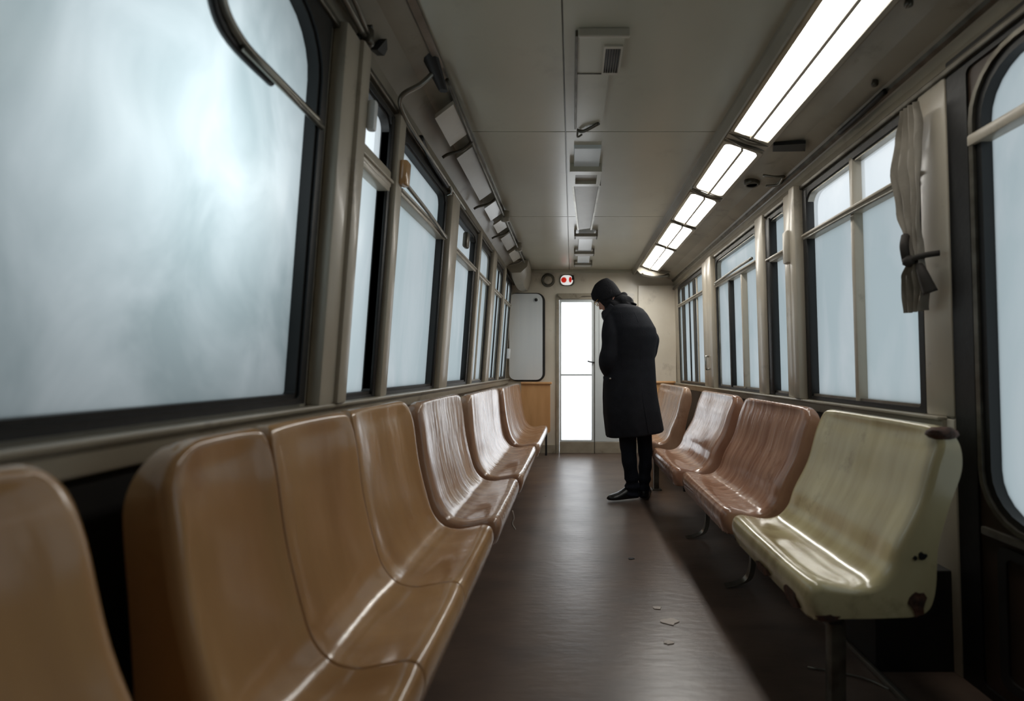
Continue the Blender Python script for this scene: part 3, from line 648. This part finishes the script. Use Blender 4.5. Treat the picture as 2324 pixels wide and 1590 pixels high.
bm = nb(); tube(bm, [(-.66,1.2,2.11),(-.665,1.45,2.10),(-.67,1.63,2.09)], .011, 8, sm=4); tube(bm, [(-.64,1.2,2.13),(-.645,1.45,2.12),(-.66,1.64,2.10)], .008, 8, sm=4); obj('bar', bm, 'alu', r_, smooth=True)
bm = nb(); lathe(bm, [(.012,-.03),(.02,-.025),(.02,.02)], (-.665,1.65,2.10), 'z', 12); obj('bar_end', bm, 'steel', r_, smooth=True)
# latches on the left posts
bm = nb(); wbox(bm, 'L', 1.655,1.685,1.80,1.90,.055,.085,.010); tag(obj('window_latch', bm, 'panelwhite', angle=40), 'pale upright latch on the first left post beside the small bright vent', 'latch', 'window latches on the left posts')
bm = nb(); wbox(bm, 'L', 2.045,2.10,1.765,1.865,.03,.065,.010); tag(obj('window_latch', bm, 'tan', angle=40), 'tan block latch on the second left post at transom height', 'latch', 'window latches on the left posts')
bm = nb(); tube(bm, [P('R',.045,4.50,1.13),P('R',.075,4.50,1.13),P('R',.08,4.49,1.08),P('R',.075,4.49,1.02),P('R',.045,4.49,1.02)], .008, 8, sm=4); tag(obj('grab_loop', bm, 'chrome', smooth=True), 'small chrome handle on the right post beyond the three light window', 'grab loop')
bm = nb(); wbox(bm, 'R', 2.775,2.84,1.60,1.78,.03,.07,.012); tag(obj('post_box', bm, 'wall', angle=40), 'beige box on the right post beside the narrow window', 'box')
bm = nb(); wbox(bm, 'L', 5.93,6.0,1.14,1.26,.0,.05,.012); tag(obj('post_box', bm, 'panelwhite', angle=40), 'small pale box on the far left post beside the grey cabinet', 'box')

# ------------------------------------------------------------------ tied curtain on the right post
r_ = empty('curtain', (1.18,1.74,1.22), 'crumpled grey curtain tied to the post at the edge of the near right window', 'curtain')
def cloth(zs_, fn, amp, seed, name, m='canvas', nf=7):
    bm = nb(); rings = []
    for z, ya, yb, d in zs_:
        row_f, row_b = [], []
        for k in range(25):
            t = k/24; ph = seed+z*3
            dd = d+amp*(.5+.5*math.sin(t*math.pi*nf+ph+1.3*math.sin(z*9)))+.010*noise.noise(Vector((t*4,z*9,seed)))
            yy = ya+(yb-ya)*t
            row_f.append(P('R', .05+max(.004,dd), yy, z)); row_b.append(P('R', .05+max(.004,dd)-.003, yy, z))
        rings.append(row_f+row_b[::-1])
    loft(bm, rings)
    return obj(name, bm, m, r_, angle=60)
def dens(keys, n=26):
    out = []
    for i in range(n+1):
        z = keys[0][0]+(keys[-1][0]-keys[0][0])*i/n
        for A, B in zip(keys, keys[1:]):
            if (A[0]-z)*(B[0]-z) <= 1e-9:
                t = (z-A[0])/(B[0]-A[0]); t = t*t*(3-2*t); out.append((z,)+tuple(A[j]+(B[j]-A[j])*t for j in (1,2,3))); break
    return out
cloth(dens([(1.93,1.73,1.80,.0),(1.84,1.715,1.835,.004),(1.72,1.71,1.86,.008),(1.58,1.71,1.84,.01),(1.47,1.71,1.80,.012),(1.385,1.70,1.755,.02)]), None, .022, 1.0, 'drape')
cloth(dens([(1.385,1.70,1.755,.02),(1.34,1.695,1.79,.02),(1.28,1.69,1.80,.012),(1.215,1.71,1.80,.008)]), None, .026, 2.0, 'tail')
bm = nb(); tube(bm, [P('R',.06,1.79,1.375),P('R',.10,1.74,1.385),P('R',.085,1.70,1.395),P('R',.04,1.675,1.40)], .010, 8, sm=5); tube(bm, [P('R',.10,1.75,1.39),P('R',.11,1.745,1.44),P('R',.085,1.775,1.48)], .014, 8, sm=5)
lathe(bm, [(.005,-.02),(.02,-.01),(.022,.008),(.006,.02)], P('R',.10,1.735,1.385), 'z', 10)
obj('tie', bm, 'darkcloth', r_, smooth=True)
bm = nb(); tube(bm, [P('R',.08,1.72,1.38),P('R',.085,1.69,1.33),P('R',.07,1.68,1.27)], .014, 8, sm=5, rad=lambda t:.010+.012*t); obj('tie_tail', bm, 'darkcloth', r_, smooth=True)

# flakes on the floor
for i, (px, py, r) in enumerate(((1520,1411,.026),(1492,1380,.014),(1517,1458,.014),(1432,1268,.013),(1238,1125,.006))):
    Y = H*F/(py-HY); X = (px-CX)*Y/F
    lab = ['largest pale paint flake on the floor left of the cream bench','pale paint flake just beyond the largest one on the floor','pale paint flake on the floor nearest the camera','dark crumb on the floor in mid aisle','tiny white speck on the floor near the far left seats'][i]
    o = chip(None, (X,Y,.002), 'z', r, 1.3, 1, .0015, 20+i, 'dark' if i == 3 else 'flake', 'paint_flake'); tag(o, lab, 'floor debris', 'debris on the aisle floor')
bm = nb(); tube(bm, [(.80,1.72,.006),(.95,1.66,.006),(1.0,1.60,.006)], .003, 6, sm=4); 
tag(obj('cable', bm, 'alu', smooth=True), 'thin pale cable on the floor beneath the cream bench', 'cable')

# ------------------------------------------------------------------ the person
PY = 3.93; PS = F/PY
def px(u, v, dy=0): return Vector(((u-CX)/PS, PY+dy, H-(v-HY)/PS))
# body: one skinned surface (head, neck, trunk, arms, hands, legs, feet)
pel = px(1437, 905, .0)
J = {}
def J_(n, u, v, dy, r): J[n] = (px(u, v, dy), r)
J_('pelvis',1437,905,.0,.115); J_('waist',1436,850,.01,.10); J_('chest',1433,785,.02,.12); J_('uchest',1420,728,.04,.10); J_('neck0',1402,700,.08,.06); J_('neck1',1391,686,.10,.055)
J_('shL',1388,732,.02,.055); J_('elL',1372,812,-.03,.042); J_('wrL',1392,850,.06,.028)
J_('shR',1466,736,.08,.055); J_('elR',1484,795,.06,.042); J_('wrR',1470,850,.13,.028)
J_('hipL',1426,930,-.02,.055); J_('knL',1427,1030,-.03,.040); J_('anL',1435,1104,.0,.022)
J_('hipR',1458,930,.05,.052); J_('knR',1466,1030,.05,.036); J_('anR',1463,1108,.04,.020)
J_('ftL',1416,1124,-.01,.016); J_('toL',1400,1128,-.03,.010); J_('ftR',1466,1124,.10,.020); J_('toR',1470,1127,.16,.014)
edges = [('pelvis','waist'),('waist','chest'),('chest','uchest'),('uchest','neck0'),('neck0','neck1'),('uchest','shL'),('shL','elL'),('elL','wrL'),('uchest','shR'),('shR','elR'),('elR','wrR'),
         ('pelvis','hipL'),('hipL','knL'),('knL','anL'),('anL','ftL'),('ftL','toL'),('pelvis','hipR'),('hipR','knR'),('knR','anR'),('anR','ftR'),('ftR','toR')]
# hands resting in the coat pockets: palm and five fingers each
for s_, w, dx in (('L','wrL',(.03,.06,-.07)),('R','wrR',(-.03,.04,-.075))):
    wp = J[w][0]; dv = Vector(dx); side = Vector((.7,-.5,0)).normalized()
    J['pm'+s_] = (wp+dv*.75, .030); edges.append((w,'pm'+s_))
    for k, (off, ln) in enumerate(((-.030,.055),(-.010,.065),(.010,.062),(.028,.050))):
        k0, k1, k2 = 'f%s%da'%(s_,k), 'f%s%db'%(s_,k), 'f%s%dc'%(s_,k)
        base = wp+dv*1.15+side*off; J[k0] = (base, .010); J[k1] = (base+dv.normalized()*ln*.55+Vector((0,.008,0)), .009); J[k2] = (base+dv.normalized()*ln+Vector((0,.026,0)), .007)
        edges += [('pm'+s_,k0),(k0,k1),(k1,k2)]
    t0 = wp+dv*.5+side*-.042; J['t%sa'%s_] = (t0, .012); J['t%sb'%s_] = (t0+dv.normalized()*.035+side*-.012, .010); edges += [('pm'+s_,'t%sa'%s_),('t%sa'%s_,'t%sb'%s_)]
me = bpy.data.meshes.new('person'); names = list(J); org = Vector((pel.x, PY, 0))
me.from_pydata([J[n][0]-org for n in names], [(names.index(a),names.index(b_)) for a, b_ in edges], [])
person = bpy.data.objects.new('person', me); C.objects.link(person); person.location = org; me.materials.append(M['skin'])
md = person.modifiers.new('Skin', 'SKIN'); md.use_smooth_shade = True
for i, n in enumerate(names):
    sv = me.skin_vertices[0].data[i]; sv.radius = (J[n][1], J[n][1]); sv.use_root = (n == 'pelvis')
md = person.modifiers.new('Sub', 'SUBSURF'); md.levels = 1; md.render_levels = 2
tag(person, 'person in a long black coat and black beanie standing with head bowed, hands in pockets', 'person')
# evaluate the body once and fuse the modelled head to it so it is one mesh
bpy.context.view_layer.update()
dg = bpy.context.evaluated_depsgraph_get(); ev = person.evaluated_get(dg); me2 = bpy.data.meshes.new_from_object(ev)
person.modifiers.clear(); person.data = me2
bm = nb(); bm.from_mesh(me2)
# head: shaped in its own frame (x = face direction), then bowed and turned
hd = []
def head_ring(z, front, back, half, nose=0, n=28):
    pts = []
    for k in range(n):
        a = 2*math.pi*k/n; c, s_ = math.cos(a), math.sin(a)
        rx = front if c > 0 else back
        x = rx*abs(c)**.85*(1 if c > 0 else -1); y = half*abs(s_)**.9*(1 if s_ > 0 else -1)
        if nose and abs(s_) < .35 and c > 0: x += nose*(1-(abs(s_)/.35))**1.2
        pts.append(Vector((x, y, z)))
    return pts
prof = [(-.128,.030,.02,.03,0),(-.122,.072,.035,.036,0),(-.108,.088,.050,.050,0),(-.092,.084,.060,.058,0),(-.082,.092,.066,.062,0),(-.074,.086,.070,.064,0),(-.066,.093,.074,.066,0),(-.055,.086,.078,.068,.006),
        (-.046,.086,.082,.070,.026),(-.036,.084,.086,.071,.028),(-.018,.082,.092,.073,.018),(0,.078,.097,.075,.008),(.010,.084,.099,.076,.004),(.022,.092,.101,.077,.002),(.045,.094,.101,.077,0),(.07,.086,.096,.073,0),(.092,.070,.082,.062,0),(.108,.045,.058,.044,0),(.115,.015,.02,.016,0)]
for z, fr, bk, hf, ns in prof: hd.append(head_ring(z, fr, bk, hf, ns))
HC = px(1379, 668, .10)
yaw = math.radians(155); pitch = math.radians(38)
HR = Matrix.Rotation(yaw, 4, 'Z') @ Matrix.Rotation(pitch, 4, 'Y')
def hp(p): return HR @ Vector(p) + HC
hb = nb()
loft(hb, [[hp(p) for p in r] for r in hd])
for sy in (1, -1):                                    # ears and eyes
    loft(hb, [[hp((-.005+.016*math.cos(a)*w, sy*(.070+.012*t), -.012+.030*math.sin(a)*w)) for a in [2*math.pi*k/12 for k in range(12)]] for t, w in ((0,.7),(.6,1),(1.2,.9),(1.4,.6))])
hb.transform(Matrix.Translation(-org)); tm = bpy.data.meshes.new('t'); hb.to_mesh(tm); hb.free(); bm.from_mesh(tm)
bm.to_mesh(me2); bm.free()
for p_ in me2.polygons: p_.use_smooth = True
if not me2.materials: me2.materials.append(M['skin'])
rm = person.modifiers.new('Remesh', 'REMESH'); rm.mode = 'VOXEL'; rm.voxel_size = .0055; rm.use_smooth_shade = True
def pobj(name, bm, m, **k): return obj(name, bm, m, person, **k)
for sy in (1, -1):
    bm = nb(); rings = [[hp((.074+.012*math.cos(t), sy*.032+.012*math.sin(t)*math.cos(a), .002+.012*math.sin(t)*math.sin(a))) for a in [2*math.pi*k/12 for k in range(12)]] for t in (.15,.5,.9,1.3,1.57)]
    loft(bm, rings); pobj('eye', bm, 'panelwhite', smooth=True)
# glasses frame
bm = nb()
for sy in (1,-1):
    tube(bm, [hp((.098,sy*.034+.025*math.cos(a),-.002+.020*math.sin(a))) for a in [2*math.pi*k/16 for k in range(17)]], .0025, 6)
    tube(bm, [hp((.098,sy*.058,.003)),hp((.06,sy*.074,.004)),hp((-.01,sy*.080,.002))], .0025, 6)
tube(bm, [hp((.098,.010,.002)),hp((.102,0,.005)),hp((.098,-.010,.002))], .0025, 6)
pobj('glasses', bm, 'gold', smooth=True)
# beanie pulled low, with a turned edge
bm = nb(); rings = []
bz = [(-.052,.055,.104,.086),(-.035,.085,.109,.089),(.0,.096,.113,.091),(.03,.106,.114,.091),(.06,.104,.112,.088),(.088,.092,.102,.080),(.108,.074,.086,.066),(.124,.048,.058,.044),(.131,.018,.024,.02)]
for i, (z, fr, bk, hf) in enumerate(bz):
    r0 = head_ring(0, fr, bk, hf, 0, 40)
    rings.append([hp((p.x-.010*(z>.09), p.y, z+(.050*max(0,p.x)/.1 if i < 2 else .02*max(0,p.x)/.1*(i<4))-(0 if i else .02*max(0,-p.x)/.1)+.002*noise.noise(p*30))) for p in r0])
loft(bm, rings); o = pobj('beanie', bm, 'beanie', smooth=True)
# cloth flap of the hat over the near cheek
bm = nb(); rings = []
for k in range(9):
    t = k/8; x0 = .055-.01*t; x1 = -.075+.085*t**1.5; z = -.01-.105*t
    rings.append([hp((x0+(x1-x0)*q, .083-.014*t+.006*math.sin(q*math.pi), z)) for q in [j/8 for j in range(9)]]+[hp((x0+(x1-x0)*q, .070-.016*t, z)) for q in [j/8 for j in range(8,-1,-1)]])
loft(bm, rings); pobj('ear_flap', bm, 'beanie', smooth=True)
# scarf / hood bunched round the neck
bm = nb()
def bulk(bm, c, rx, ry, rz, rot=0, seed=0, amp=.12, seg=20, rows=14):
    rings = []
    for i in range(rows+1):
        ph = math.pi*(.04+.92*i/rows); row = []
        for k in range(seg):
            a = 2*math.pi*k/seg; p = Vector((math.sin(ph)*math.cos(a), math.sin(ph)*math.sin(a), math.cos(ph)))
            p *= 1+amp*noise.noise(p*1.8+Vector((seed,0,0))); p = Vector((p.x*rx,p.y*ry,p.z*rz)); p.rotate(Matrix.Rotation(rot,3,'Y')); row.append(p+c)
        rings.append(row)
    loft(bm, rings)
bulk(bm, px(1411,684,.09), .100,.115,.065, math.radians(-6), 1)
bulk(bm, px(1396,700,.04), .070,.09,.080, math.radians(-50), 2)
bulk(bm, px(1424,694,.07), .078,.105,.038, math.radians(22), 3)
bulk(bm, px(1413,668,.12), .055,.08,.030, math.radians(-25), 6)
bulk(bm, px(1438,688,.05), .032,.07,.012, math.radians(18), 5)
o = pobj('hood', bm, 'hood', smooth=True)
r2 = o.modifiers.new('Remesh','REMESH'); r2.mode = 'VOXEL'; r2.voxel_size = .006; r2.use_smooth_shade = True
s2 = o.modifiers.new('S','SMOOTH'); s2.iterations = 3
# coat: body of the coat from silhouette rows, sleeves, lapel; fused to one surface
bm = nb(); rows = [(689,1392,1430,.09,.07),(694,1380,1450,.13,.06),(700,1375,1461,.15,.05),(712,1371,1471,.165,.04),(728,1370,1480,.175,.03),(745,1371,1489,.18,.02),(765,1372,1493,.175,.02),(790,1374,1489,.165,.02),(815,1374,1487,.155,.02),(840,1372,1489,.155,.02),(870,1369,1491,.165,.02),(900,1368,1494,.175,.02),(935,1369,1500,.185,.02),(965,1373,1505,.19,.02),(985,1376,1508,.19,.02)]
rings = []
for ri, (v, l, r, dep, dy) in enumerate(rows):
    c = px((l+r)/2, v, dy); hw = (r-l)/2/PS; row = []
    for k in range(56):
        a = 2*math.pi*k/56; ca, sa = math.cos(a), math.sin(a)
        fold = 1+.025*max(0,(v-760)/240)*math.sin(a*7+.6*math.sin(v*.02))+.012*noise.noise(Vector((a*1.5,v*.02,3)))
        z = c.z + (.025*ca if v > 900 else .018*ca*0)*min(1,(v-900)/85 if v > 900 else 0)
        row.append(Vector((c.x+hw*ca*fold, c.y+dep*sa*fold, z)))
    rings.append(row)
loft(bm, rings)
def limb(bm, pts, radii, seg=18, flat=1.0):
    cc = catmull([p for p in pts], 6); n = len(cc); m_ = len(radii)-1
    def rr(t):
        q = t*m_; i = min(int(q), m_-1); return radii[i]+(radii[i+1]-radii[i])*(q-i)
    b0 = len(bm.verts)
    tube(bm, cc, 1, seg, rad=lambda t: rr(t)*(1+.05*math.sin(t*26)))
limb(bm, [px(1405,714,.03),px(1390,728,-.03),px(1386,765,-.06),px(1382,800,-.07),px(1377,824,-.06),px(1389,846,.02),px(1402,858,.10)], [.05,.074,.074,.068,.070,.058,.050])
limb(bm, [px(1446,716,.09),px(1462,735,.10),px(1474,757,.09),px(1481,775,.07),px(1475,800,.07),px(1464,835,.12)], [.055,.075,.070,.064,.062,.055])
coat = pobj('coat', bm, 'coat', smooth=True)
r2 = coat.modifiers.new('Remesh','REMESH'); r2.mode = 'VOXEL'; r2.voxel_size = .008; r2.use_smooth_shade = True
s2 = coat.modifiers.new('S','SMOOTH'); s2.iterations = 4; s2.factor = .5
# turned-up collar point at the front, back seams, pocket flap and button
bm = nb(); slab(bm, lambda d,a,c: px(a, c, -.06+d), [(1365,708),(1366,719),(1371,728),(1384,712),(1392,696),(1383,690),(1374,702)], 0, .10); o = pobj('collar', bm, 'coat'); bv_ = o.modifiers.new('B','BEVEL'); bv_.width = .008; bv_.segments = 3
def seam(pts, name, r=.0028): 
    bm = nb(); tube(bm, pts, r, 6, sm=6); return pobj(name, bm, 'coat', smooth=True)
def back(v, q, off=.002):                            # point on the back of the coat, q = -1 .. 1 across
    for A, B in zip(rows, rows[1:]):
        if A[0] <= v <= B[0]:
            t = (v-A[0])/(B[0]-A[0]); l, r_0, dep, dy = [A[j]+(B[j]-A[j])*t for j in (1,2,3,4)]
            return px((l+r_0)/2+(r_0-l)/2*q, v, dy-dep*math.sqrt(max(0,1-q*q))+.004-off)
seam([back(v, .28+.10*(v-712)/280) for v in range(712,985,24)], 'back_seam')
seam([back(v, -.32-.05*math.sin((v-712)/70)) for v in range(712,850,20)], 'back_seam')
bm = nb(); a0 = px(1370,856,-.08); slab(bm, lambda d,a,c: px(a,c,-.118+d), [(1367,853),(1385,856),(1385,861),(1367,859)], 0, .02); pobj('pocket_flap', bm, 'coat')
bm = nb(); lathe(bm, [(.001,-.006),(.007,-.004),(.007,.004)], px(1382,858,-.122), 'y', 10); pobj('button', bm, 'chrome')
# trousers: two legs, bunched at the ankles
for nm, pts, rad in (('L',[px(1430,950,-.02),px(1424,990,-.02),px(1427,1040,-.03),px(1433,1080,-.01),px(1435,1104,.0),px(1433,1123,.0)],[.075,.068,.057,.053,.054,.052]),
                     ('R',[px(1458,950,.05),px(1464,990,.05),px(1467,1040,.05),px(1465,1080,.05),px(1463,1110,.045),px(1462,1129,.045)],[.072,.060,.052,.048,.044,.044])):
    bm = nb(); cc = catmull(pts, 8); 
    def rad_(t, rad=rad, nm=nm):
        q = t*(len(rad)-1); i = min(int(q), len(rad)-2); base = rad[i]+(rad[i+1]-rad[i])*(q-i)
        return base*(1+(.05 if t < .62 else .13)*math.sin(t*(34 if nm == 'L' else 41))*(t > .3))
    tube(bm, cc, 1, 20, rad=rad_); pobj('trouser_leg', bm, 'jeans', smooth=True)
# shoes
def shoe(hx, hy, tx, ty, ln, ht):
    d = Vector((tx-hx, ty-hy, 0)).normalized(); n = Vector((-d.y, d.x, 0)); base = Vector((hx, hy, 0))
    prof = [(0,.030,.085),(.02,.038,.095),(.06,.040,.095),(.10,.040,.080),(.14,.044,.062),(.18,.048,.050),(.22,.046,.044),(.25,.036,.038),(.27,.018,.028)]
    k_ = ln/.27
    bm = nb(); rings = []
    for s_, w, h in prof:
        c = base+d*(s_*k_); h *= ht
        rings.append([c+n*(w*math.cos(a))+Vector((0,0,.022+max(0,(h-.02))*max(0,math.sin(a))**.8)) if math.sin(a) > -1e-6 else c+n*(w*math.cos(a))+Vector((0,0,.020)) for a in [2*math.pi*j/16 for j in range(16)]])
    loft(bm, rings); up = pobj('shoe', bm, 'shoe', smooth=True)
    bm = nb(); rings = []
    for s_, w, h in [(-.006,.02,0)]+[(p[0],p[1]+.009,0) for p in prof]+[(.277,.012,0)]:
        c = base+d*(s_*k_)
        rings.append([c+n*w+Vector((0,0,.001)), c-n*w+Vector((0,0,.001)), c-n*w+Vector((0,0,.028)), c+n*w+Vector((0,0,.028))])
    loft(bm, rings); o = pobj('sole', bm, 'sole'); o.parent = up; o.matrix_parent_inverse = Matrix.Translation(-Vector(person.location))
hL = px(1447,1130); tL = px(1381,1130)
shoe(hL.x, PY+.03, tL.x, PY-.05, .25, 1.35)
hR = px(1462,1130); shoe(hR.x, PY+.0, hR.x+.05, PY+.24, .26, 1.0)

# ------------------------------------------------------------------ light
w = bpy.data.worlds.new('World'); sc.world = w; w.use_nodes = True
WN = w.node_tree.nodes; bg = WN['Background']; bg.inputs['Color'].default_value = (.90,.96,1.0,1); bg.inputs['Strength'].default_value = 1.0
def area(loc, rot, sx, sy, power, col=(.95,.98,1)):
    l = bpy.data.lights.new('Area', 'AREA'); l.shape = 'RECTANGLE'; l.size = sx; l.size_y = sy; l.energy = power; l.color = col
    o = bpy.data.objects.new('outside_lamp', l); C.objects.link(o); o.location = loc; o.rotation_euler = rot
    return o
def point(loc, power, r, col=(.97,.98,1)):
    l = bpy.data.lights.new('Lamp', 'POINT'); l.energy = power; l.shadow_soft_size = r; l.color = col
    o = bpy.data.objects.new('outside_lamp', l); C.objects.link(o); o.location = loc
    return o
area((-1.20, 1.10, 1.56), (0, math.radians(-90), 0), .5, .26, 11, (.86,.97,1))      # upright tube lamp close outside the big left window
area((.10, END+.75, 1.15), (math.radians(-90), 0, 0), 1.0, 1.9, 16)     # daylight falling in through the end door

# ------------------------------------------------------------------ camera
cam = bpy.data.cameras.new('Camera'); co = bpy.data.objects.new('Camera', cam); C.objects.link(co)
co.location = (0,0,H); co.rotation_euler = (math.radians(90),0,0)
cam.sensor_width = 36; cam.sensor_fit = 'HORIZONTAL'; cam.lens = 36*F/2324
cam.shift_x = -(CX-1162)/2324; cam.shift_y = (HY-795)/2324
cam.clip_start = .02
cam.dof.use_dof = True; cam.dof.focus_distance = 3.6; cam.dof.aperture_fstop = 1.8
sc.camera = co
sc.view_settings.view_transform = 'Standard'; sc.view_settings.look = 'None'; sc.view_settings.gamma = 1; sc.view_settings.exposure = 0
sc.view_settings.use_curve_mapping = False
sc.cycles.use_denoising = True
sc.cycles.max_bounces = 10; sc.cycles.diffuse_bounces = 6; sc.cycles.transparent_max_bounces = 8
